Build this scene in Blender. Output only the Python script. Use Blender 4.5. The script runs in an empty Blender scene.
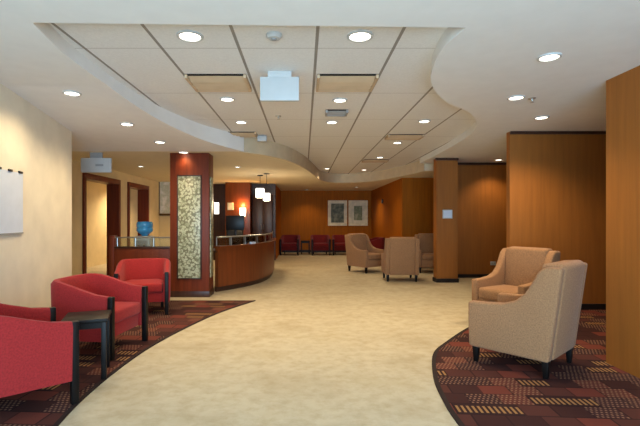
import bpy, bmesh, math, random
from mathutils import Vector, Matrix, Euler
random.seed(4)
sc = bpy.context.scene
COL = sc.collection
R = math.radians
PI = math.pi

# ------------------------------------------------------------------ camera, world, daylight, exposure
cam_d = bpy.data.cameras.new('camera')
cam_d.sensor_width = 36.0
cam_d.lens = 427.0 / 640.0 * 36.0
cam_d.shift_x = 16.0 / 640.0
cam_d.shift_y = 6.0 / 640.0
cam_d.clip_end = 100
cam = bpy.data.objects.new('camera', cam_d)
cam.location = (0, 0, 1.3)
cam.rotation_euler = (R(90), 0, 0)
COL.objects.link(cam)
sc.camera = cam

w = bpy.data.worlds.new('world')
sc.world = w
w.use_nodes = True
w.node_tree.nodes['Background'].inputs[0].default_value = (0.55, 0.72, 1.0, 1)
w.node_tree.nodes['Background'].inputs[1].default_value = 0.6

ld = bpy.data.lights.new('entrance_daylight', 'AREA')      # daylight through the glazed entrance behind the camera
ld.shape = 'RECTANGLE'
ld.size, ld.size_y = 3.7, 2.1
ld.energy = 470
ld.color = (0.50, 0.76, 1.0)
lo = bpy.data.objects.new('entrance_daylight', ld)
lo.location = (0.45, -2.5, 1.25)
lo.rotation_euler = (R(112), 0, 0)      # aimed upward on purpose to brighten the near ceiling
COL.objects.link(lo)

sc.view_settings.view_transform = 'Standard'
sc.view_settings.look = 'None'
sc.view_settings.gamma = 1.0
sc.view_settings.use_curve_mapping = False
sc.view_settings.exposure = 0.0
sc.cycles.use_denoising = True
sc.cycles.max_bounces = 8
sc.cycles.diffuse_bounces = 5
sc.cycles.sample_clamp_indirect = 4.0

WARM = (1.0, 0.75, 0.44)
SPOT_W = 60.0

# ------------------------------------------------------------------ materials
def lin(c):
    o = []
    for v in c:
        v = v / 255.0
        o.append(v / 12.92 if v <= 0.04045 else ((v + 0.055) / 1.055) ** 2.4)
    return (*o, 1.0)

class NT:
    def __init__(s, name):
        s.m = bpy.data.materials.new(name)
        s.m.use_nodes = True
        s.t = s.m.node_tree
        s.b = s.t.nodes['Principled BSDF']
        s.tc = None
    def node(s, kind, **kw):
        n = s.t.nodes.new(kind)
        for k, v in kw.items():
            setattr(n, k, v)
        return n
    def link(s, a, b):
        s.t.links.new(a, b)
    def val(s, sock, v):
        if isinstance(v, bpy.types.NodeSocket):
            s.link(v, sock)
        else:
            sock.default_value = v
    def obj(s):
        if s.tc is None:
            s.tc = s.node('ShaderNodeTexCoord')
        return s.tc.outputs['Object']
    def mapping(s, scale=(1, 1, 1), rot=(0, 0, 0), loc=(0, 0, 0), src=None):
        n = s.node('ShaderNodeMapping')
        n.inputs['Scale'].default_value = scale
        n.inputs['Rotation'].default_value = rot
        n.inputs['Location'].default_value = loc
        s.link(src or s.obj(), n.inputs['Vector'])
        return n.outputs[0]
    def math(s, op, a, b=0.0, c=0.0):
        n = s.node('ShaderNodeMath', operation=op)
        s.val(n.inputs[0], a); s.val(n.inputs[1], b); s.val(n.inputs[2], c)
        return n.outputs[0]
    def noise(s, vec, scale, detail=3.0, rough=0.55):
        n = s.node('ShaderNodeTexNoise')
        s.link(vec, n.inputs['Vector'])
        n.inputs['Scale'].default_value = scale
        n.inputs['Detail'].default_value = detail
        n.inputs['Roughness'].default_value = rough
        return n.outputs['Fac']
    def ramp(s, fac, stops, interp='LINEAR'):
        n = s.node('ShaderNodeValToRGB')
        n.color_ramp.interpolation = interp
        e = n.color_ramp.elements
        while len(e) < len(stops):
            e.new(0.5)
        for i, (p, c) in enumerate(stops):
            e[i].position = p
            e[i].color = c
        s.link(fac, n.inputs[0])
        return n.outputs[0]
    def mix(s, fac, a, b, mode='MIX'):
        n = s.node('ShaderNodeMix', data_type='RGBA', blend_type=mode)
        s.val(n.inputs[0], fac); s.val(n.inputs[6], a); s.val(n.inputs[7], b)
        return n.outputs[2]
    def sep(s, vec):
        n = s.node('ShaderNodeSeparateXYZ')
        s.link(vec, n.inputs[0])
        return n.outputs
    def bump(s, h, strength=0.2, dist=0.01):
        n = s.node('ShaderNodeBump')
        n.inputs['Strength'].default_value = strength
        n.inputs['Distance'].default_value = dist
        s.link(h, n.inputs['Height'])
        s.link(n.outputs[0], s.b.inputs['Normal'])
    def done(s, color, rough=0.7, spec=0.3, metal=0.0):
        s.val(s.b.inputs['Base Color'], color)
        s.val(s.b.inputs['Roughness'], rough)
        s.b.inputs['Specular IOR Level'].default_value = spec
        s.b.inputs['Metallic'].default_value = metal
        return s.m

def plain(name, c, rough=0.7, spec=0.3, metal=0.0, var=0.08, scale=6.0):
    n = NT(name)
    f = n.noise(n.obj(), scale)
    a = lin([v * (1 - var) for v in c]); b = lin([min(255, v * (1 + var)) for v in c])
    return n.done(n.ramp(f, [(0.3, a), (0.7, b)]), rough, spec, metal)

def wood(name, c, rough=0.42, var=0.16, axis='Z', spec=0.4):
    n = NT(name)
    sca = (9, 9, 0.5) if axis == 'Z' else (0.5, 9, 9)
    f = n.noise(n.mapping(sca), 2.2, 5.0, 0.62)
    g = n.noise(n.mapping((0.5, 0.5, 0.4)), 1.5, 2.0)
    a = lin([v * (1 - var) for v in c]); b = lin([min(255, v * (1 + var)) for v in c])
    col = n.mix(n.math('MULTIPLY', g, 0.35), n.ramp(f, [(0.3, a), (0.72, b)]), lin([v * 0.82 for v in c]))
    return n.done(col, rough, spec)

def fabric(name, c, var=0.1, scale=90, rough=0.92):
    n = NT(name)
    f = n.noise(n.obj(), scale, 2.0)
    g = n.noise(n.obj(), 5.0, 3.0)
    a = lin([v * (1 - var) for v in c]); b = lin([min(255, v * (1 + var)) for v in c])
    col = n.mix(n.math('MULTIPLY', g, 0.4), n.ramp(f, [(0.3, a), (0.7, b)]), lin([v * 0.9 for v in c]))
    n.bump(f, 0.25, 0.004)
    n.b.inputs['Sheen Weight'].default_value = 0.08
    return n.done(col, rough, 0.15)

def emit(name, c, strength):
    n = NT(name)
    n.b.inputs['Emission Color'].default_value = (*c[:3], 1)
    n.b.inputs['Emission Strength'].default_value = strength
    return n.done((*c[:3], 1), 0.5)

def glass(name, tint=(0.9, 0.96, 0.95), amount=0.16):
    n = NT(name)
    t = n.node('ShaderNodeBsdfTransparent'); t.inputs[0].default_value = (*tint, 1)
    g = n.node('ShaderNodeBsdfGlossy'); g.inputs[0].default_value = (1, 1, 1, 1); g.inputs['Roughness'].default_value = 0.08
    fr = n.node('ShaderNodeFresnel'); fr.inputs[0].default_value = 1.5
    k = n.math('ADD', fr.outputs[0], amount * 0.3)
    mx = n.node('ShaderNodeMixShader')
    n.link(k, mx.inputs[0]); n.link(t.outputs[0], mx.inputs[1]); n.link(g.outputs[0], mx.inputs[2])
    n.link(mx.outputs[0], n.t.nodes['Material Output'].inputs['Surface'])
    return n.m

def mat_floor():
    n = NT('beige_floor')
    v = n.obj()
    a = n.noise(n.mapping((0.9, 1.1, 1)), 1.5, 5.0, 0.6)
    b = n.noise(v, 9.0, 4.0, 0.65)
    c = n.ramp(a, [(0.3, lin((174, 162, 136))), (0.52, lin((193, 184, 160))), (0.72, lin((181, 169, 140)))])
    c = n.mix(n.math('MULTIPLY', n.math('SUBTRACT', b, 0.42), 1.6), c, lin((154, 134, 98)))
    return n.done(c, 0.55, 0.3)

def mat_carpet():
    n = NT('patchwork_carpet')
    v = n.mapping((1, 1, 1), (0, 0, R(4)))
    x, y, _ = n.sep(v)
    yy = n.math('MULTIPLY', y, 1 / 0.17)
    row = n.math('FLOOR', yy)
    xx = n.math('ADD', n.math('MULTIPLY', x, 1 / 0.22), n.math('MULTIPLY', row, 0.37))
    ci = n.math('FLOOR', xx)
    fx = n.math('FRACT', xx); fy = n.math('FRACT', yy)
    cmb = n.node('ShaderNodeCombineXYZ'); n.link(ci, cmb.inputs[0]); n.link(row, cmb.inputs[1])
    wn = n.node('ShaderNodeTexWhiteNoise', noise_dimensions='2D'); n.link(cmb.outputs[0], wn.inputs['Vector'])
    r = wn.outputs['Value']
    base = n.ramp(r, [(0.0, lin((64, 38, 36))), (0.2, lin((112, 58, 48))), (0.36, lin((52, 33, 34))), (0.52, lin((86, 50, 44))),
                      (0.66, lin((58, 36, 38))), (0.8, lin((98, 54, 46))), (0.9, lin((70, 44, 44)))], 'CONSTANT')
    # striped patches
    st = n.math('GREATER_THAN', n.math('FRACT', n.math('MULTIPLY', fx, 6.0)), 0.52)
    inb = n.math('MULTIPLY', n.math('GREATER_THAN', fy, 0.2), n.math('LESS_THAN', fy, 0.8))
    sel1 = n.math('MULTIPLY', n.math('GREATER_THAN', r, 0.36), n.math('LESS_THAN', r, 0.52))
    f1 = n.math('MULTIPLY', n.math('MULTIPLY', st, inb), sel1)
    c = n.mix(n.math('MULTIPLY', f1, 0.85), base, lin((176, 132, 84)))
    # speckled rows
    dx = n.math('GREATER_THAN', n.math('FRACT', n.math('MULTIPLY', n.math('ADD', fx, n.math('MULTIPLY', n.math('FLOOR', n.math('MULTIPLY', fy, 5.0)), 0.07)), 7.0)), 0.55)
    dy = n.math('GREATER_THAN', n.math('FRACT', n.math('MULTIPLY', fy, 5.0)), 0.5)
    sel2 = n.math('GREATER_THAN', r, 0.66)
    f2 = n.math('MULTIPLY', n.math('MULTIPLY', dx, dy), sel2)
    c = n.mix(n.math('MULTIPLY', f2, 0.75), c, lin((160, 122, 96)))
    ed = n.math('MAXIMUM', n.math('LESS_THAN', fx, 0.06), n.math('LESS_THAN', fy, 0.08))
    c = n.mix(n.math('MULTIPLY', ed, 0.7), c, lin((40, 26, 28)))
    z = n.noise(v, 120, 2.0)
    c = n.mix(n.math('MULTIPLY', z, 0.3), c, lin((60, 40, 40)))
    return n.done(c, 0.95, 0.1)

def mat_tray():
    n = NT('tiled_ceiling')
    x, y, z = n.sep(n.obj())
    gx = n.math('FRACT', n.math('MULTIPLY', n.math('ADD', x, 12.3 - 0.098 + 0.012), 1 / 0.615))
    lx = n.math('LESS_THAN', gx, 0.04)
    gy = n.math('FRACT', n.math('MULTIPLY', n.math('ADD', y, 24.26 - 3.396), 1 / 1.213))
    ly = n.math('LESS_THAN', gy, 0.008)
    f = n.noise(n.obj(), 60, 2.0)
    base = n.ramp(f, [(0.3, lin((222, 222, 220))), (0.7, lin((230, 230, 228)))])
    c = n.mix(n.math('MULTIPLY', lx, 0.8), base, lin((118, 108, 96)))
    c = n.mix(n.math('MULTIPLY', ly, 0.55), c, lin((130, 122, 112)))
    return n.done(c, 0.85, 0.15)

def mat_mosaic():
    n = NT('leaf_mosaic')
    v = n.mapping((1, 1, 1))
    vo = n.node('ShaderNodeTexVoronoi'); n.link(v, vo.inputs['Vector']); vo.inputs['Scale'].default_value = 24
    wv = n.noise(v, 13, 3.0)
    c = n.ramp(vo.outputs['Distance'], [(0.1, lin((150, 160, 128))), (0.42, lin((196, 198, 168))), (0.62, lin((112, 112, 86)))])
    c = n.mix(n.math('MULTIPLY', n.math('GREATER_THAN', wv, 0.56), 0.55), c, lin((118, 124, 92)))
    return n.done(c, 0.35, 0.5)

def mat_art(name, a, b, c, scale):
    n = NT(name)
    f = n.noise(n.obj(), scale, 4.0)
    return n.done(n.ramp(f, [(0.35, lin(a)), (0.5, lin(b)), (0.66, lin(c))]), 0.5, 0.4)

M = {
    'floor': mat_floor(), 'carpet': mat_carpet(), 'tray': mat_tray(), 'mosaic': mat_mosaic(),
    'ceiling': plain('white_ceiling_paint', (228, 228, 226), 0.85, 0.15, var=0.01),
    'cream_ceiling': plain('cream_canopy_paint', (226, 214, 184), 0.85, 0.15, var=0.01),
    'fascia_shade': plain('tan_fascia_shade', (202, 186, 158), 0.8, 0.15, var=0.03),  # canopy edge toned down by colour to read as a shadow line
    'cream': plain('cream_wall_covering', (230, 223, 204), 0.8, 0.2, var=0.03, scale=3),
    'cream_warm': plain('cream_corridor_paint', (214, 196, 156), 0.8, 0.2, var=0.03, scale=3),
    'wood': wood('brown_wall_panel', (156, 96, 40), 0.5, 0.07, spec=0.25),
    'wood_far': wood('warm_lit_wall_panel', (160, 90, 12), 0.6, 0.10, spec=0.12),  # far copy of the brown panel, warmer lamplight put into its colour
    'mahogany': wood('mahogany_veneer', (108, 46, 24), 0.45, 0.15, spec=0.25),
    'counter_wood': wood('counter_veneer', (118, 56, 22), 0.36, 0.14),
    'dark_wood': wood('espresso_wood', (62, 36, 26), 0.4, 0.2),
    'black_wood': wood('black_stained_wood', (16, 13, 13), 0.45, 0.2, spec=0.2),
    'skirting': plain('black_skirting', (30, 24, 22), 0.5),
    'carpet_edge': plain('carpet_edge_binding', (40, 26, 24), 0.9),
    'red': fabric('red_upholstery', (152, 42, 42)),
    'burgundy': fabric('burgundy_upholstery', (108, 30, 32)),
    'tan': fabric('tan_upholstery', (152, 114, 82), 0.12),
    'metal': plain('brushed_metal', (170, 172, 170), 0.32, 0.5, 0.8),
    'white_plastic': plain('white_plastic', (188, 191, 191), 0.5, 0.4, var=0.02),
    'grey_plastic': plain('grey_plastic', (150, 152, 152), 0.5, 0.4, var=0.03),
    'black_plastic': plain('black_plastic', (18, 18, 20), 0.4, 0.4),
    'paper': plain('white_paper', (210, 222, 240), 0.8, 0.2, var=0.015),
    'vent': plain('tan_vent_metal', (196, 170, 138), 0.6, 0.3, var=0.03),
    'vent_shade': plain('vent_cavity_shade', (38, 34, 30), 0.9),
    'frame_pale': plain('pale_picture_frame', (226, 212, 180), 0.5, 0.4),
    'mat_board': plain('mat_board', (222, 212, 186), 0.8),
    'glass': glass('clear_glass'),
    'bottle': None,
    'art_a': mat_art('landscape_print', (52, 60, 44), (96, 98, 72), (140, 134, 104), 7),
    'art_b': mat_art('leaf_print', (150, 144, 112), (112, 118, 78), (176, 168, 134), 5),
    'art_c': mat_art('pale_print', (240, 240, 236), (196, 204, 186), (242, 242, 238), 4),
    'lens': emit('lamp_lens', (1.0, 0.9, 0.74), 6.0),
    'shade': emit('white_glass_shade', (1.0, 0.93, 0.82), 3.0),
    'sconce': emit('sconce_shade', (1.0, 0.80, 0.50), 5.0),
    'brass': plain('dark_brass', (96, 74, 44), 0.4, 0.5, 0.7),
}
def mat_bottle():
    n = NT('blue_water_bottle')
    f = n.noise(n.obj(), 8)
    n.b.inputs['Transmission Weight'].default_value = 0.25
    return n.done(n.ramp(f, [(0.3, lin((62, 150, 205))), (0.7, lin((100, 190, 235)))]), 0.15, 0.5)
M['bottle'] = mat_bottle()

# ------------------------------------------------------------------ mesh helpers
class MB:
    def __init__(s):
        s.bm = bmesh.new()
    def box(s, c, d, rot=None, taper=None):
        m = Matrix.Translation(Vector(c))
        if rot:
            m = m @ Euler(rot).to_matrix().to_4x4()
        r = bmesh.ops.create_cube(s.bm, size=1.0)
        for v in r['verts']:
            k = 1.0
            if taper and v.co.z < 0:
                k = taper
            v.co = m @ Vector((v.co.x * d[0] * k, v.co.y * d[1] * k, v.co.z * d[2]))
        return s
    def prism(s, poly, z0, z1):
        lo_ = [s.bm.verts.new((x, y, z0)) for x, y in poly]
        hi = [s.bm.verts.new((x, y, z1)) for x, y in poly]
        s.bm.faces.new(lo_); s.bm.faces.new(hi)
        n = len(poly)
        for i in range(n):
            s.bm.faces.new((lo_[i], lo_[(i + 1) % n], hi[(i + 1) % n], hi[i]))
        return s
    def slab(s, poly_yz, x0, x1):                       # profile in (y, z), extruded along x
        a = [s.bm.verts.new((x0, y, z)) for y, z in poly_yz]
        b = [s.bm.verts.new((x1, y, z)) for y, z in poly_yz]
        s.bm.faces.new(a); s.bm.faces.new(b)
        n = len(a)
        for i in range(n):
            s.bm.faces.new((a[i], a[(i + 1) % n], b[(i + 1) % n], b[i]))
        return s
    def lathe(s, prof, c=(0, 0, 0), seg=20):
        rings = []
        for r, z in prof:
            if r < 1e-5:
                rings.append([s.bm.verts.new((c[0], c[1], c[2] + z))])
            else:
                rings.append([s.bm.verts.new((c[0] + r * math.cos(2 * PI * i / seg), c[1] + r * math.sin(2 * PI * i / seg), c[2] + z)) for i in range(seg)])
        for a, b in zip(rings, rings[1:]):
            for i in range(seg):
                j = (i + 1) % seg
                if len(a) == 1 and len(b) == 1: continue
                if len(a) == 1: s.bm.faces.new((a[0], b[j], b[i]))
                elif len(b) == 1: s.bm.faces.new((a[i], a[j], b[0]))
                else: s.bm.faces.new((a[i], a[j], b[j], b[i]))
        return s
    def tube(s, pts, r, seg=8):
        pts = [Vector(p) for p in pts]
        rings = []
        for i, p in enumerate(pts):
            t = (pts[min(i + 1, len(pts) - 1)] - pts[max(i - 1, 0)]).normalized()
            up = Vector((0, 0, 1)) if abs(t.z) < 0.9 else Vector((1, 0, 0))
            a = t.cross(up).normalized(); b = t.cross(a).normalized()
            rings.append([s.bm.verts.new(p + r * (math.cos(2 * PI * k / seg) * a + math.sin(2 * PI * k / seg) * b)) for k in range(seg)])
        for a, b in zip(rings, rings[1:]):
            for k in range(seg):
                s.bm.faces.new((a[k], a[(k + 1) % seg], b[(k + 1) % seg], b[k]))
        s.bm.faces.new(rings[0]); s.bm.faces.new(rings[-1])
        return s
    def wall_strip(s, path, z0, z1, t):                 # upright strip of thickness t along a plan path
        L, Rr = offset_path(path, t)
        return s.prism(L + Rr[::-1], z0, z1)
    def build(s, name, mat, parent=None, bevel=0.0, segs=2, loc=None):
        bm = s.bm
        bmesh.ops.recalc_face_normals(bm, faces=bm.faces)
        if bevel:
            ed = [e for e in bm.edges if len(e.link_faces) == 2 and e.calc_face_angle(0) > 0.6]
            bmesh.ops.bevel(bm, geom=ed, offset=bevel, segments=segs, profile=0.5, affect='EDGES', clamp_overlap=True)
        big = [f for f in bm.faces if len(f.verts) > 4]
        if big:
            bmesh.ops.triangulate(bm, faces=big)
        bmesh.ops.recalc_face_normals(bm, faces=bm.faces)
        for f in bm.faces:
            f.smooth = True
        for e in bm.edges:
            if len(e.link_faces) == 2 and e.calc_face_angle(0) > 0.7:
                e.smooth = False
        me = bpy.data.meshes.new(name)
        bm.to_mesh(me); bm.free()
        me.materials.append(mat)
        o = bpy.data.objects.new(name, me)
        COL.objects.link(o)
        if parent: o.parent = parent
        if loc: o.location = loc
        return o

def offset_path(path, t):
    L, Rr = [], []
    for i, p in enumerate(path):
        a = path[max(i - 1, 0)]; b = path[min(i + 1, len(path) - 1)]
        dx, dy = b[0] - a[0], b[1] - a[1]
        l = math.hypot(dx, dy); nx, ny = -dy / l, dx / l
        L.append((p[0] + nx * t / 2, p[1] + ny * t / 2)); Rr.append((p[0] - nx * t / 2, p[1] - ny * t / 2))
    return L, Rr

def smooth_path(pts, n=6):
    out = []
    P = [pts[0]] + list(pts) + [pts[-1]]
    for i in range(1, len(P) - 2):
        p0, p1, p2, p3 = P[i - 1], P[i], P[i + 1], P[i + 2]
        for k in range(n):
            t = k / n
            out.append(tuple(0.5 * (2 * p1[q] + (p2[q] - p0[q]) * t + (2 * p0[q] - 5 * p1[q] + 4 * p2[q] - p3[q]) * t * t + (3 * p1[q] - p0[q] - 3 * p2[q] + p3[q]) * t ** 3) for q in (0, 1)))
    out.append(tuple(pts[-1]))
    return out

def tag(o, label, cat, group=None, kind=None):
    o['label'] = label; o['category'] = cat
    if group: o['group'] = group
    if kind: o['kind'] = kind
    return o

def thing(name, label, cat, loc=(0, 0, 0), rz=0.0, group=None):
    o = bpy.data.objects.new(name, None)
    o.empty_display_size = 0.1
    COL.objects.link(o)
    o.location = loc; o.rotation_euler = (0, 0, rz)
    return tag(o, label, cat, group)

def struct(o):
    o['kind'] = 'structure'
    return o

def copy_tree(o, parent=None):
    c = o.copy(); COL.objects.link(c)
    if parent: c.parent = parent
    for ch in list(o.children):
        copy_tree(ch, c)
    return c

def place(proto, used, loc, rz, label, group=None):
    o = proto if not used else copy_tree(proto)
    o.location = loc; o.rotation_euler = (0, 0, rz)
    o['label'] = label
    if group: o['group'] = group
    return o

# ------------------------------------------------------------------ room shell
TRAY, SOF, LOW = 2.66, 2.55, 2.40
struct(MB().box((0, 7.2, -0.05), (13, 19.8, 0.1)).build('floor', M['floor']))
struct(MB().box((0, 7.2, TRAY + 0.05), (13, 19.8, 0.1)).build('ceiling', M['tray']))

right_edge = smooth_path([(1.06, 2.79), (1.02, 3.15), (1.10, 3.7), (1.27, 4.15), (1.55, 4.6), (2.0, 5.1), (2.4, 6.0), (2.55, 7.4), (2.6, 9.6)])
left_near = smooth_path([(-1.73, 2.72), (-1.82, 3.3), (-1.84, 4.0)])
left_far = smooth_path([(-1.84, 4.0), (-1.81, 4.6), (-1.72, 5.27), (-1.52, 6.0), (-1.31, 6.45), (-0.98, 6.96)])
soffit = [(-6, -2.6), (-6, 4.0)] + left_near[::-1] + right_edge + [(6, 9.6), (6, -2.6)]
struct(MB().prism(soffit, SOF, TRAY + 0.02).build('ceiling_soffit', M['ceiling']))
# beyond the second downlight the soffit falls gently to the lower ceiling of the reception
sl = MB().prism([(-6, 4.0)] + left_far + [(-6, 6.96)], SOF, TRAY + 0.02)
for v in sl.bm.verts:
    if v.co.z < TRAY:
        v.co.z = SOF - (SOF - LOW) * (v.co.y - 4.0) / 2.96
struct(sl.build('ceiling_slope', M['ceiling']))
canopy_edge = smooth_path([(-1.3, 6.955), (-1.0, 7.02), (-0.60, 7.45), (-0.27, 8.15), (0.02, 9.3), (0.26, 10.8), (0.45, 12.0), (0.8, 12.8), (1.3, 12.95), (2.0, 12.4), (2.5, 11.0), (2.75, 9.75)])
low = [(-6, 6.95)] + canopy_edge + [(6, 9.75), (6, 17), (-6, 17)]
struct(MB().prism(low, LOW, TRAY + 0.015).build('ceiling_canopy', M['cream_ceiling']))
struct(MB().wall_strip([(x, y - 0.004) for x, y in canopy_edge[5:]], LOW - 0.004, TRAY, 0.02).build('canopy_edge_shade', M['fascia_shade']))  # thin strip added so the lit canopy edge looks shaded

# walls
struct(MB().prism([(-1.69, -2.6), (-2.24, 0.6), (-2.58, 2.6), (-2.80, 3.94), (-2.96, 4.9), (-3.10, 5.7), (-6, 5.7), (-6, -2.6)], 0, SOF + 0.01).build('wall_left', M['cream']))
cw = MB()
for y0, y1 in ((5.7, 8.35), (9.87, 10.45), (11.7, 12.7)):
    cw.box((-4.42, (y0 + y1) / 2, 1.3), (0.24, y1 - y0, 2.6))
cw.box((-4.42, 9.11, 2.37), (0.24, 1.52, 0.46))
cw.box((-4.42, 11.075, 2.37), (0.24, 1.25, 0.46))
struct(cw.build('wall_corridor', M['cream_warm']))
struct(MB().box((-5.85, 11.3, 1.3), (0.1, 11.0, 2.6)).build('wall_side_room', M['cream_warm']))
struct(MB().box((-3.6, 12.75, 1.3), (1.5, 0.12, 2.6)).build('wall_corridor_end', M['cream_warm']))
struct(MB().box((-1.9, 13.5, 1.3), (2.0, 0.12, 2.6)).build('wall_reception', M['dark_wood']))
struct(MB().box((-0.95, 15.1, 1.3), (0.1, 3.2, 2.6)).build('wall_dining_side', M['wood_far']))
struct(MB().box((0.9, 16.7, 1.3), (3.9, 0.2, 2.6)).build('wall_back', M['wood_far']))
struct(MB().prism([(2.62, 11.4), (6, 11.4), (6, 16.8), (2.62, 16.8)], 0, 2.6).build('wall_dining_right', M['wood_far']))
struct(MB().prism([(2.72, 8.75), (3.15, 8.75), (3.15, 9.45), (6, 9.45), (6, 9.85), (3.02, 9.85), (3.02, 8.97), (2.72, 8.97)], 0, 2.6).build('wall_recess', M['wood']))
struct(MB().box((4.47, 6.15, 1.3), (3.06, 0.10, 2.6)).build('wall_niche_back', M['wood']))
struct(MB().box((2.81, 0.63, 1.3), (0.16, 6.46, 2.6)).build('wall_right', M['wood']))
struct(MB().box((5.9, 6.0, 1.3), (0.12, 17.2, 2.6)).build('wall_niche_side', M['wood']))
# skirtings
struct(MB().box((4.47, 6.09, 0.045), (3.06, 0.02, 0.09)).build('baseboard_niche', M['skirting']))
struct(MB().wall_strip([(2.71, 8.97), (2.71, 8.74), (3.16, 8.74), (3.16, 9.44), (5.8, 9.44)], 0, 0.08, 0.02).build('baseboard_recess', M['skirting']))
struct(MB().box((0.85, 16.59, 0.05), (3.4, 0.02, 0.1)).build('baseboard_back', M['skirting']))
struct(MB().box((2.61, 14.0, 0.05), (0.02, 5.1, 0.1)).build('baseboard_dining', M['skirting']))
# dark strips that paint in the shade of the gap above the brown walls
struct(MB().box((4.47, 6.09, SOF - 0.02), (3.06, 0.03, 0.04)).build('gap_shade_1', M['dark_wood']))
struct(MB().box((4.6, 9.44, SOF - 0.03), (2.85, 0.03, 0.05)).build('gap_shade_2', M['dark_wood']))
struct(MB().box((2.925, 8.74, SOF - 0.025), (0.47, 0.03, 0.05)).build('gap_shade_3', M['dark_wood']))

# doors in the corridor: casing and lined reveal
def door(n, y0, y1, ztop):
    o = bpy.data.objects.new('door_%d' % n, None); COL.objects.link(o); o['kind'] = 'structure'
    f = MB()
    for y in (y0 - 0.02, y1 + 0.02):
        f.box((-4.285, y, ztop / 2), (0.05, 0.09, ztop))
    f.box((-4.285, (y0 + y1) / 2, ztop + 0.03), (0.05, y1 - y0 + 0.13, 0.11))
    struct(f.build('door_frame', M['mahogany'], o, 0.006))
    f = MB()
    for y in (y0 + 0.012, y1 - 0.012):
        f.box((-4.425, y, ztop / 2), (0.25, 0.024, ztop))
    f.box((-4.425, (y0 + y1) / 2, ztop - 0.012), (0.25, y1 - y0, 0.024))
    struct(f.build('door_lining', M['mahogany'], o))
    return o
door(1, 8.35, 9.87, 2.12)
door(2, 10.45, 11.7, 2.12)

# carpets inlaid in the floor
lc = [(-0.95, 0.6), (-1.22, 1.4), (-1.42, 2.0), (-1.56, 2.7), (-1.61, 3.25), (-1.60, 3.94), (-1.52, 4.6), (-1.325, 5.44), (-1.12, 6.06), (-0.78, 6.78)]
lcp = smooth_path(lc)
o = MB().prism(lcp + [(-3.2, 6.78), (-3.08, 5.69), (-2.93, 4.9), (-2.78, 3.94), (-2.25, 0.8), (-2.22, 0.6)], 0.0, 0.008).build('carpet', M['carpet'])
tag(o, 'dark patchwork carpet with curved edge under the red chairs', 'carpet')
MB().wall_strip(lcp, 0.0, 0.010, 0.03).build('edge_binding', M['carpet_edge'], o)
rc = [(1.12, 1.6), (1.02, 2.2), (0.99, 2.68), (1.01, 3.07), (1.08, 3.51), (1.26, 4.1), (1.52, 4.5), (1.98, 5.09), (2.5, 5.6), (3.0, 6.08)]
rcp = smooth_path(rc)
o = MB().prism(rcp + [(5.8, 6.08), (5.8, 3.9), (2.72, 3.85), (2.72, 1.6)], 0.0, 0.008).build('carpet', M['carpet'])
tag(o, 'dark patchwork carpet with rounded edge under the tan armchairs', 'carpet')
MB().wall_strip(rcp, 0.0, 0.010, 0.035).build('edge_binding', M['carpet_edge'], o)

# ------------------------------------------------------------------ pillar with mosaic panels
t = thing('pillar', 'mahogany pillar with tall mosaic panel at end of reception counter', 'pillar', (-1.905, 7.27, 0))
MB().box((0, 0, LOW / 2), (0.65, 0.34, LOW)).build('column', M['mahogany'], t, 0.008)
MB().box((0.0, -0.175, 1.165), (0.37, 0.02, 1.69)).build('mosaic_panel', M['mosaic'], t, 0.003)
MB().box((0.33, 0.0, 1.165), (0.02, 0.2, 1.69)).build('mosaic_panel', M['mosaic'], t, 0.003)
f = MB()
for x in (-0.195, 0.195):
    f.box((x, -0.178, 1.165), (0.02, 0.03, 1.73))
for z in (0.31, 2.02):
    f.box((0, -0.178, z), (0.41, 0.03, 0.02))
f.build('panel_frame', M['dark_wood'], t, 0.003)
MB().box((0, 0, 0.05), (0.67, 0.36, 0.1)).build('plinth', M['dark_wood'], t, 0.004)

# ------------------------------------------------------------------ low partition behind the chairs
t = thing('partition', 'low mahogany partition topped with glass and metal rail behind red chairs', 'partition', (-2.73, 7.3, 0))
MB().box((0, 0, 0.4), (0.98, 0.10, 0.8)).build('panel', M['mahogany'], t, 0.006)
MB().box((0, 0, 0.815), (0.98, 0.13, 0.03)).build('ledge', M['dark_wood'], t, 0.004)
MB().box((0, 0, 0.905), (0.94, 0.01, 0.15)).build('glass_screen', M['glass'], t)
MB().tube([(-0.49, 0, 0.985), (0.49, 0, 0.985)], 0.012).build('rail', M['metal'], t)
for x in (-0.46, -0.15, 0.16, 0.46):
    MB().tube([(x, 0, 0.83), (x, 0, 0.985)], 0.009).build('rail_post', M['metal'], t)
MB().box((-0.53, 0, 0.51), (0.08, 0.14, 1.02)).build('end_post', M['mahogany'], t, 0.006)

# ------------------------------------------------------------------ reception counter
t = thing('reception_counter', 'curved mahogany reception counter with glass and metal rail on top', 'counter', (0, 0, 0))
cp = smooth_path([(-1.56, 7.62), (-1.30, 7.95), (-1.05, 8.35), (-0.86, 8.85), (-0.77, 9.5), (-0.76, 10.2), (-0.80, 10.9)])
MB().wall_strip(cp, 0.09, 0.78, 0.09).build('front_panel', M['counter_wood'], t)
inner, _ = offset_path(cp, 0.10)
MB().wall_strip([(x - 0.02, y + 0.01) for x, y in cp], 0.0, 0.09, 0.06).build('kick_plate', M['dark_wood'], t)
MB().wall_strip(cp, 0.78, 0.815, 0.17).build('ledge', M['counter_wood'], t)
L2, R2 = offset_path(cp, 1.1)
MB().prism([(x, y) for x, y in cp] + [p for p in L2[::-1]], 0.70, 0.735).build('worktop', M['dark_wood'], t)
MB().wall_strip(cp, 0.82, 0.96, 0.01).build('glass_screen', M['glass'], t)
MB().tube([(x, y, 0.975) for x, y in cp], 0.014).build('rail', M['metal'], t)
for k in range(0, len(cp), 5):
    MB().tube([(cp[k][0], cp[k][1], 0.815), (cp[k][0], cp[k][1], 0.975)], 0.010).build('rail_post', M['metal'], t)
MB().box((-1.08, 10.88, 0.39), (0.56, 0.07, 0.78)).build('end_panel', M['counter_wood'], t, 0.005)

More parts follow.
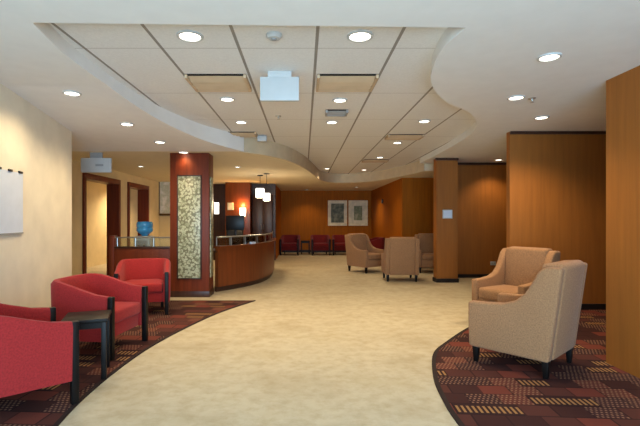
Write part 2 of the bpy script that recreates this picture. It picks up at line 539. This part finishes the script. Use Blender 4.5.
# ------------------------------------------------------------------ armchairs
def make_tan():
    t = thing('armchair', '', 'armchair')
    prof = [(0.335, 0.14), (0.345, 0.36), (0.345, 0.545), (0.20, 0.55), (0.04, 0.565), (-0.07, 0.605), (-0.145, 0.675), (-0.20, 0.77), (-0.245, 0.86), (-0.30, 0.905), (-0.425, 0.905), (-0.325, 0.14)]
    for s in (-1, 1):
        MB().slab(prof, s * 0.255, s * 0.345).build('arm', M['tan'], t, 0.022, 3)
    MB().slab([(-0.17, 0.16), (-0.245, 0.92), (-0.39, 0.935), (-0.43, 0.90), (-0.335, 0.14)], -0.262, 0.262).build('backrest', M['tan'], t, 0.03, 3)
    MB().box((0, 0.07, 0.23), (0.52, 0.52, 0.18)).build('seat_base', M['tan'], t, 0.015)
    MB().box((0, 0.085, 0.385), (0.505, 0.53, 0.14)).build('seat_cushion', M['tan'], t, 0.04, 4)
    for x in (-0.29, 0.29):
        for y, lean in ((0.29, 0.02), (-0.29, -0.03)):
            b = MB(); b.box((x, y, 0.075), (0.055, 0.055, 0.15), taper=0.65); b.build('leg', M['black_wood'], t, 0.004)
    return t

def make_red(mat, name='tub_chair'):
    t = thing(name, '', 'armchair')
    # plan of the shell: front of one arm, round the back, front of the other arm
    path = []
    for y in (0.30, 0.18, 0.05, -0.06):
        path.append((-0.31, y))
    for k in range(1, 12):
        a = PI + PI * k / 12
        path.append((0.31 * math.copysign(abs(math.cos(a)) ** 0.62, math.cos(a)), -0.06 - 0.25 * abs(math.sin(a)) ** 0.62))
    for y in (-0.06, 0.05, 0.18, 0.30):
        path.append((0.31, y))
    def top(y): 
        k = min(1, max(0, (0.30 - y) / 0.58))
        return 0.575 + 0.135 * (k * k * (3 - 2 * k))
    L, Rr = offset_path(path, 0.085)
    bm = MB()
    rings = []
    for (a, b, c) in zip(L, Rr, path):
        z = top(c[1])
        z0 = 0.17
        flare = 1.04
        sec = [(a, z0), (a, z - 0.03), ((a[0] * .75 + b[0] * .25, a[1] * .75 + b[1] * .25), z), ((a[0] * .25 + b[0] * .75, a[1] * .25 + b[1] * .75), z), (b, z - 0.03), (b, z0)]
        rings.append([bm.bm.verts.new((p[0] * (1 + (flare - 1) * (zz - z0)), p[1] * (1 + (flare - 1) * (zz - z0)), zz)) for p, zz in sec])
    n = 6
    for a, b in zip(rings, rings[1:]):
        for i in range(n):
            bm.bm.faces.new((a[i], a[(i + 1) % n], b[(i + 1) % n], b[i]))
    bm.bm.faces.new(rings[0]); bm.bm.faces.new(rings[-1])
    bm.build('backrest', mat, t)
    MB().prism([(-0.262, 0.315), (-0.262, -0.08), (-0.2, -0.22), (0.2, -0.22), (0.262, -0.08), (0.262, 0.315)], 0.30, 0.425).build('seat', mat, t, 0.03, 3)
    MB().box((0, 0.03, 0.235), (0.53, 0.5, 0.13)).build('seat_base', mat, t, 0.01)
    for s in (-1, 1):
        MB().box((s * 0.315, 0.325, 0.2875), (0.05, 0.05, 0.575)).build('front_leg', M['black_wood'], t, 0.006)
        MB().box((s * 0.235, -0.235, 0.09), (0.05, 0.05, 0.18), taper=0.75).build('rear_leg', M['black_wood'], t, 0.004)
    return t

tan = make_tan()
G_T = None
place(tan, False, (1.974, 3.857, 0.0105), R(42), 'tan upholstered armchair with its back to us, beside the brown wall end', 'tan armchairs')
place(tan, True, (2.55, 5.20, 0.0105), R(122), 'tan armchair partly hidden behind another armchair on the patchwork carpet', 'tan armchairs')
place(tan, True, (1.54, 10.6, 0), R(217), 'tan armchair turned towards us in front of the framed prints wall', 'tan armchairs')
place(tan, True, (2.04, 9.12, 0), R(-3), 'tan armchair seen square from behind, standing beside the brown column', 'tan armchairs')
place(tan, True, (3.12, 10.5, 0), R(172), 'tan armchair mostly hidden behind the brown column', 'tan armchairs')

red = make_red(M['red'])
place(red, False, (-2.06, 3.0, 0.0105), R(-47), 'red tub chair cut off by the picture edge, beside the paper sheet wall', 'red tub chairs along the cream wall')
place(red, True, (-2.05, 4.26, 0.0105), R(-97), 'red tub chair behind the small black side table, backed against cream wall', 'red tub chairs along the cream wall')
place(red, True, (-2.24, 5.97, 0.0105), R(196), 'red tub chair in front of the low mahogany partition', 'red tub chairs along the cream wall')

bur = make_red(M['burgundy'])
spots = [(-0.50, 15.6, 175, 'burgundy tub chair by back wall, closest to the reception counter'),
         (0.60, 15.6, 182, 'burgundy tub chair by back wall, second from the reception counter'),
         (1.38, 15.6, 178, 'burgundy tub chair standing directly below the framed landscape print'),
         (2.20, 13.7, 95, 'burgundy tub chair peeking out between two tan armchairs')]
for i, (x, y, a, l) in enumerate(spots):
    place(bur, i > 0, (x, y, 0), R(a), l, 'burgundy tub chairs in the dining corner')

# side tables
def make_table(name, wx, wy, h):
    t = thing(name, '', 'side table')
    MB().box((0, 0, h - 0.015), (wx, wy, 0.03)).build('tabletop', M['black_wood'], t, 0.005)
    f = MB()
    for s in (-1, 1):
        f.box((s * (wx / 2 - 0.03), 0, h - 0.055), (0.018, wy - 0.06, 0.05)); f.box((0, s * (wy / 2 - 0.03), h - 0.055), (wx - 0.06, 0.018, 0.05))
    f.build('apron', M['black_wood'], t)
    for x in (-1, 1):
        for y in (-1, 1):
            MB().box((x * (wx / 2 - 0.03), y * (wy / 2 - 0.03), (h - 0.03) / 2), (0.04, 0.04, h - 0.03)).build('leg', M['black_wood'], t, 0.003)
    return t
tb = make_table('side_table', 0.34, 0.36, 0.49)
place(tb, False, (-1.80, 3.545, 0.0105), R(20), 'small square black side table between two red tub chairs')
place(tb, True, (0.05, 15.9, 0), R(0), 'dark side table between the first two burgundy chairs counted from reception')
place(tb, True, (1.93, 15.85, 0), R(0), 'dark side table below framed prints, behind the tan armchair turned towards us')

# ------------------------------------------------------------------ things on and at the walls
ang = math.atan2(-(3.94 - 2.6), -( -2.80 + 2.58)) # wall_left direction helper
def wall_left_x(y):
    pts = [(-2.24, 0.6), (-2.58, 2.6), (-2.80, 3.94), (-2.96, 4.9), (-3.10, 5.7)]
    for a, b in zip(pts, pts[1:]):
        if a[1] <= y <= b[1]:
            return a[0] + (b[0] - a[0]) * (y - a[1]) / (b[1] - a[1])
# paper sheet hung by three clips: y from 3.2 to 4.28
yc0, yc1 = 3.45, 4.33
ym = (yc0 + yc1) / 2
rz = math.atan2(yc1 - yc0, wall_left_x(yc1) - wall_left_x(yc0))
t = thing('hanging_paper', 'large white paper sheet hung from black clips on the cream wall', 'paper', (wall_left_x(ym) + 0.012, ym, 1.46), rz)
ln = math.hypot(yc1 - yc0, wall_left_x(yc1) - wall_left_x(yc0))
MB().box((0, 0, 0), (ln, 0.006, 0.60)).build('sheet', M['paper'], t)
MB().box((0, -0.002, -0.30), (ln, 0.014, 0.012)).build('bottom_bar', M['grey_plastic'], t)
for k in range(4):
    b = MB().box((ln / 2 - 0.06 - 0.20 * k, -0.008, 0.305), (0.075, 0.014, 0.022)); b.build('clip', M['black_plastic'], t, 0.003)

t = thing('hanging_sign', 'white rectangular sign hung from ceiling above the cream doorway', 'sign', (-3.44, 7.08, 2.06))
MB().box((0, 0, 0.13), (0.50, 0.05, 0.24)).build('sign_box', M['white_plastic'], t, 0.006)
MB().box((0.06, -0.027, 0.13), (0.13, 0.006, 0.035)).build('sign_mark', M['grey_plastic'], t)
MB().box((0, 0, 0.295), (0.2, 0.04, 0.09)).build('mount', M['grey_plastic'], t)

t = thing('hanging_sign', 'blank white sign box hanging under the tiled ceiling between two vents', 'sign', (-0.225, 3.95, 2.385))
MB().box((0, 0, 0.115), (0.36, 0.05, 0.22)).build('sign_box', M['white_plastic'], t, 0.006)
MB().box((0, 0, 0.25), (0.22, 0.05, 0.055)).build('mount', M['white_plastic'], t, 0.004)

t = thing('ceiling_speaker', 'small white box hung from tiled ceiling beyond the blank sign', 'speaker', (-0.68, 6.95, 2.56))
MB().box((0, 0, 0.045), (0.15, 0.10, 0.09)).build('housing', M['white_plastic'], t, 0.006)
MB().box((0, 0, 0.095), (0.05, 0.05, 0.02)).build('mount', M['grey_plastic'], t)

t = thing('wall_sign', 'small square pale sign on the brown column', 'sign', (2.935, 8.735, 1.40))
MB().box((0, 0, 0), (0.20, 0.018, 0.18)).build('plate', M['white_plastic'], t, 0.003)
MB().box((0, -0.010, 0), (0.17, 0.006, 0.15)).build('sign_face', M['paper'], t)
t = thing('power_outlet', 'small pale power outlet low on the recessed brown wall', 'outlet', (4.18, 9.44, 0.32))
MB().box((0, 0, 0), (0.12, 0.012, 0.08)).build('plate', M['white_plastic'], t, 0.003)
for x in (-0.025, 0.025):
    MB().box((x, -0.007, 0), (0.02, 0.004, 0.035)).build('socket', M['grey_plastic'], t)
t = thing('thermostat', 'small dark thermostat on the brown back wall beside the framed prints', 'thermostat', (2.60, 14.2, 1.89), R(-90))
MB().box((0, 0, 0), (0.14, 0.03, 0.14)).build('housing', M['black_plastic'], t, 0.004)
MB().lathe([(0.04, 0.0), (0.035, 0.02), (0, 0.02)]).build('dial', M['grey_plastic'], t).rotation_euler = (R(90), 0, 0)

# framed prints on back wall
def framed(loc, wd, hg, fm, art, label, rz=0.0, mat_w=0.13, artk=1.0):
    t = thing('framed_print', label, 'picture', loc, rz, None)
    f = MB(); fw = 0.06
    for s in (-1, 1):
        f.box((s * (wd / 2 - fw / 2), 0, 0), (fw, 0.04, hg)); f.box((0, 0, s * (hg / 2 - fw / 2)), (wd - 2 * fw, 0.04, fw))
    f.build('frame', fm, t)
    MB().box((0, 0.008, 0), (wd - 2 * fw, 0.012, hg - 2 * fw)).build('mat', M['mat_board'], t)
    MB().box((0, 0.0, 0), (wd - 2 * fw - 2 * mat_w, 0.008, hg - 2 * fw - 2 * mat_w)).build('print', art, t)
    return t
framed((1.30, 16.575, 1.53), 0.74, 0.98, M['frame_pale'], M['art_a'], 'pale framed dark landscape print on back wall, nearer to reception', mat_w=0.06)
framed((2.10, 16.575, 1.53), 0.74, 0.98, M['frame_pale'], M['art_b'], 'pale framed green leaf print with wide mat beside the landscape print', mat_w=0.15)
framed((-4.06, 12.665, 2.0), 0.56, 1.2, M['brass'], M['art_c'], 'tall brass framed pale print on the corridor end wall', mat_w=0.02)

# water dispenser behind the partition
t = thing('water_dispenser', 'white water dispenser with blue bottle behind the glass partition', 'water dispenser', (-3.02, 8.1, 0))
MB().box((0, 0, 0.49), (0.30, 0.30, 0.98)).build('body', M['white_plastic'], t, 0.02)
MB().box((0, -0.152, 0.80), (0.22, 0.012, 0.2)).build('tap_panel', M['grey_plastic'], t, 0.003)
for x in (-0.05, 0.05):
    MB().box((x, -0.175, 0.80), (0.025, 0.04, 0.03)).build('tap', M['black_plastic'], t, 0.004)
MB().lathe([(0.05, 0.97), (0.06, 1.0), (0.13, 1.05), (0.148, 1.08), (0.148, 1.13), (0.14, 1.14), (0.148, 1.15), (0.148, 1.22), (0.13, 1.25), (0, 1.255)], seg=24).build('bottle', M['bottle'], t)

# reception back: panelled column, lamps, shelves
t = thing('wall_column', 'reddish wood column behind reception with a glowing lamp on it', 'column', (-1.99, 13.1, 0))
MB().box((0, 0, LOW / 2), (0.74, 0.6, LOW)).build('column_body', M['counter_wood'], t, 0.006)
MB().box((0, 0, 0.06), (0.77, 0.63, 0.12)).build('plinth', M['dark_wood'], t)
def sconce(loc, label, wd, hg, watt, mat='sconce'):
    t = thing('wall_lamp', label, 'lamp', loc)
    MB().box((0, -0.01, 0), (wd * 0.5, 0.02, hg * 0.6)).build('back_plate', M['brass'], t)
    MB().lathe([(wd * 0.38, -hg / 2), (wd / 2, 0), (wd / 2, hg / 2)], (0, -wd * 0.5 - 0.03, 0), 16).build('lamp_shade', M[mat], t)
    MB().tube([(0, 0, -hg * 0.2), (0, -wd * 0.5, -hg * 0.2)], 0.012).build('bracket', M['brass'], t)
    d = bpy.data.lights.new('bulb', 'POINT'); d.energy = watt; d.color = (1.0, 0.5, 0.16); d.shadow_soft_size = 0.05
    l = bpy.data.objects.new('bulb', d); COL.objects.link(l); l.parent = t; l.location = (0, -wd * 0.5 - 0.03, hg / 2 + 0.1)
    return t
sconce((-1.82, 12.80, 1.50), 'glowing wall lamp on the reddish column behind the reception counter', 0.19, 0.26, 16)
t = thing('notice_frame', 'small cream notice on the reddish column beside the glowing lamp', 'notice', (-2.20, 12.79, 1.68))
MB().box((0, 0, 0), (0.18, 0.02, 0.22)).build('frame', M['frame_pale'], t, 0.003)
MB().box((0, -0.012, 0), (0.15, 0.006, 0.19)).build('sheet', M['mat_board'], t)
t = thing('wall_lamp', 'narrow white glowing wall lamp at the mosaic pillar behind the counter', 'lamp', (-2.60, 12.75, 1.62))
MB().box((0, -0.05, 0), (0.13, 0.08, 0.34)).build('lamp_shade', M['shade'], t, 0.01)
MB().box((0, 0.0, 0), (0.09, 0.03, 0.28)).build('back_plate', M['brass'], t)
t = thing('wall_cabinet', 'dark panelled cabinet behind reception under the pendant lamps', 'cabinet', (-1.28, 13.28, 0))
MB().box((0, 0, 1.02), (0.62, 0.30, 2.04)).build('body', M['dark_wood'], t, 0.005)
for s in (-1, 1):
    dd = MB().box((s * 0.155, -0.16, 1.05), (0.295, 0.02, 1.9)).build('door', M['dark_wood'], t, 0.004)
    MB().tube([(s * 0.03, -0.19, 0.98), (s * 0.03, -0.19, 1.14)], 0.008).build('handle', M['metal'], dd)

# desk things
t = thing('computer_monitor', 'dark computer monitor seen from behind on the reception counter', 'monitor', (-1.50, 9.3, 0.735))
MB().box((0, 0, 0.01), (0.22, 0.18, 0.02)).build('base', M['black_plastic'], t, 0.004)
MB().box((0, 0.03, 0.2), (0.05, 0.04, 0.38)).build('stand', M['black_plastic'], t, 0.004)
MB().box((0, 0, 0.48), (0.40, 0.045, 0.32)).build('screen', M['black_plastic'], t, 0.01)
t = thing('telephone', 'dark desk telephone on the reception worktop', 'telephone', (-1.20, 9.5, 0.736))
MB().slab([(-0.1, 0), (0.1, 0), (0.1, 0.09), (-0.1, 0.03)], -0.09, 0.09).build('base', M['black_plastic'], t, 0.004)
MB().box((-0.06, 0, 0.085), (0.045, 0.2, 0.04), rot=(R(17), 0, 0)).build('handset', M['black_plastic'], t, 0.01)
t = thing('paper_stack', 'small stack of white paper on the curved counter ledge', 'paper', (-1.0, 8.325, 0.816), R(66))
MB().box((0, 0, 0.02), (0.15, 0.055, 0.04)).build('sheets', M['paper'], t, 0.002)
t = thing('office_chair', 'dark high back office chair behind the reception counter', 'office chair', (-1.72, 10.9, 0), R(20))
MB().box((0, 0, 0.47), (0.46, 0.46, 0.09)).build('seat', M['black_plastic'], t, 0.03, 3)
MB().box((0, 0.24, 0.83), (0.44, 0.08, 0.62), rot=(R(-6), 0, 0)).build('backrest', M['black_plastic'], t, 0.03, 3)
MB().tube([(0, 0, 0.08), (0, 0, 0.43)], 0.03).build('post', M['metal'], t)
for k in range(5):
    a = 2 * PI * k / 5
    lg = MB().tube([(0, 0, 0.09), (0.26 * math.cos(a), 0.26 * math.sin(a), 0.06)], 0.02).build('leg', M['black_plastic'], t)
    MB().lathe([(0, 0), (0.025, 0.005), (0.03, 0.03), (0.02, 0.055), (0, 0.06)], (0.26 * math.cos(a), 0.26 * math.sin(a), 0), 10).build('caster', M['black_plastic'], lg)

# pendant lamps over the counter
def pendant(x, y, z, s, label):
    t = thing('pendant_lamp', label, 'pendant lamp', (x, y, z), 0, 'pendant lamps over the counter')
    MB().box((0, 0, 0), (s, s, s * 1.15)).build('lamp_shade', M['shade'], t, 0.012)
    MB().tube([(0, 0, s * 0.57), (0, 0, LOW - z - 0.02)], 0.006).build('cord', M['black_plastic'], t)
    MB().lathe([(0, -0.03), (0.07, -0.02), (0.075, 0)], (0, 0, LOW - z), 14).build('ceiling_rose', M['black_plastic'], t)
    d = bpy.data.lights.new('bulb', 'POINT'); d.energy = 22; d.color = WARM; d.shadow_soft_size = 0.1
    l = bpy.data.objects.new('bulb', d); COL.objects.link(l); l.parent = t; l.location = (0, 0, -s)
pendant(-1.10, 10.7, 1.95, 0.20, 'higher and larger white cube pendant lamp over the counter')
pendant(-0.90, 10.3, 1.83, 0.16, 'lower and smaller white cube pendant lamp over the counter')

# ------------------------------------------------------------------ ceiling fittings
def downlight(x, y, z, label, watt=SPOT_W, r=0.066, ang=120, col=WARM, group='recessed ceiling lights', lens=True):
    t = thing('ceiling_light', label, 'ceiling light', (x, y, z), 0, group)
    MB().lathe([(r, 0.0), (r * 1.05, -0.012), (r * 1.28, -0.010), (r * 1.3, 0.0)], seg=24).build('trim_ring', M['white_plastic'], t)
    MB().lathe([(r, -0.004), (r * 0.5, -0.007), (0, -0.008)], seg=24).build('lens', M['lens'], t)
    d = bpy.data.lights.new('bulb', 'SPOT'); d.energy = watt; d.color = col
    d.spot_size = R(ang); d.spot_blend = 0.7; d.shadow_soft_size = 0.07
    l = bpy.data.objects.new('bulb', d); COL.objects.link(l); l.parent = t; l.location = (0, 0, -0.03)
    return t
S, T_, Lw = SOF, TRAY, LOW
downlight(-2.283, 4.202, 2.5398, 'recessed light over the cream wall, above hanging paper sheet', watt=50, ang=155)
downlight(-2.204, 5.318, 2.4832, 'recessed light in plain soffit, second along the cream wall row', watt=58, ang=155)
downlight(-2.12, 6.288, 2.434, 'recessed light in plain soffit, third along the row before the pillar', ang=150)
downlight(-1.98, 7.025, Lw, 'recessed light directly above the mosaic pillar', watt=10, ang=130, col=(1, 0.6, 0.25))
downlight(1.89, 3.29, S, 'recessed light in plain soffit beside the nearest brown wall', watt=34)
downlight(2.18, 4.39, S, 'recessed light in plain soffit above the tan armchairs, over carpet')
downlight(2.92, 5.25, S, 'recessed light in plain soffit close to the brown niche wall', watt=120, ang=140)
downlight(4.1, 9.0, S, 'recessed light washing the recessed brown wall beside the column', watt=50)
downlight(-0.846, 3.17, T_, 'large recessed light in tiled ceiling, near the curved soffit edge', watt=10, r=0.076)
downlight(0.416, 3.17, T_, 'large recessed light in tiled ceiling, on the armchair side of the centre seam', watt=10, r=0.076)
downlight(-0.87, 4.84, T_, 'recessed light just beyond the vent on reception side of ceiling')
downlight(0.41, 4.88, T_, 'recessed light just beyond the vent at the centre of the ceiling')
downlight(0.39, 5.99, T_, 'recessed light beyond the small grey vent')
downlight(-0.88, 5.99, T_, 'recessed light before the small white box on reception side')
downlight(1.67, 5.93, T_, 'recessed light in tiled ceiling closest to the rounded soffit nose')
downlight(1.66, 7.6, T_, 'recessed light beyond the vent before the brown column')
downlight(1.67, 9.4, T_, 'recessed light in tiled ceiling above the square-on tan armchair')
downlight(1.66, 11.8, T_, 'recessed light in tiled ceiling nearest the framed prints')
downlight(0.36, 11.3, T_, 'recessed light at the far tip of the curved canopy', r=0.07) if False else None
downlight(0.62, 11.5, T_, 'recessed light at far end of ceiling seam beside the canopy')
# dining corner, reception and corridor
downlight(1.80, 14.7, Lw, 'small recessed light over the dining corner before the framed prints', watt=80, r=0.05, ang=140)
downlight(0.1, 15.9, Lw, 'recessed light washing the brown back wall beside reception', watt=45, r=0.05)
downlight(-1.4, 9.0, Lw, 'recessed light added in canopy to brighten the reception', watt=45, r=0.05)  # lamp added to lift the dark canopy underside
downlight(-3.4, 8.9, Lw, 'recessed light in corridor ceiling before the cream doorway', watt=30, r=0.05)
downlight(-3.3, 11.4, Lw, 'recessed light in corridor ceiling by the brass framed print', watt=110, r=0.05)
downlight(-5.0, 13.0, LOW, 'unseen light added inside the side room to brighten its doorways', watt=330, ang=155, r=0.05)  # lamp out of sight, added so the doorways look lit

def vent(x0, x1, y0, y1, label, mat=M['vent'], n=4):
    t = thing('ceiling_vent', label, 'vent', ((x0 + x1) / 2, (y0 + y1) / 2, TRAY), 0, 'ceiling vents')
    wx, wy = x1 - x0, y1 - y0
    MB().box((0, 0, -0.003), (wx, wy, 0.006)).build('backing', M['vent_shade'], t)  # flat dark sheet, its colour paints the shade inside the vent
    f = MB()
    for s in (-1, 1):
        f.box((s * (wx / 2 - 0.012), 0, -0.02), (0.024, wy, 0.04))
    f.box((0, wy / 2 - 0.01, -0.02), (wx - 0.048, 0.02, 0.04))
    f.build('frame', mat, t)
    b = MB()
    for k in range(n):
        yy = -wy / 2 + 0.03 + (wy - 0.05) * (k + 0.6) / n
        b.box((0, yy, -0.022), (wx - 0.05, wy / n * 0.9, 0.006), rot=(R(-20), 0, 0))
    b.build('louvres', mat, t)
vent(-1.12, -0.545, 4.0, 4.44, 'tan louvred ceiling vent on the reception side of the blank sign')
vent(0.125, 0.70, 4.0, 4.44, 'tan louvred ceiling vent just past the blank sign, centre row')
vent(0.27, 0.55, 5.3, 5.5, 'small grey ceiling vent between two recessed lights in centre row', M['grey_plastic'], 3)
vent(1.35, 1.93, 6.85, 7.15, 'tan ceiling vent in tiled ceiling before the brown column', M['vent'], 3)
vent(-1.25, -0.75, 6.65, 6.9, 'tan ceiling vent beside the small hanging white box', M['vent'], 3)
vent(1.35, 1.93, 9.7, 10.0, 'far tan ceiling vent above the square-on tan armchair', M['vent'], 3)

t = thing('smoke_detector', 'round white smoke detector on the tiled ceiling before the blank sign', 'smoke detector', (-0.22, 3.15, TRAY))
MB().lathe([(0.06, 0), (0.06, -0.015), (0.045, -0.03), (0, -0.032)], seg=20).build('housing', M['white_plastic'], t)
MB().lathe([(0.02, -0.030), (0.018, -0.04), (0, -0.041)], seg=14).build('sensor', M['grey_plastic'], t)
for x, y, l in ((-0.34, 5.64, 'small sprinkler head in tiled ceiling behind the blank sign'), (2.36, 4.42, 'small sprinkler head in plain soffit beside recessed light')):
    t = thing('sprinkler', l, 'sprinkler', (x, y, TRAY if x < 0 else SOF), 0, 'sprinklers')
    MB().lathe([(0.04, 0), (0.035, -0.008), (0.012, -0.01), (0.01, -0.03), (0, -0.03)], seg=14).build('escutcheon', M['metal'], t)
    MB().lathe([(0.0, -0.042), (0.022, -0.044), (0.0, -0.047)], seg=12).build('deflector', M['metal'], t)
    MB().tube([(0.008, 0, -0.028), (0.014, 0, -0.036), (0.004, 0, -0.044)], 0.003, 6).build('yoke', M['metal'], t)
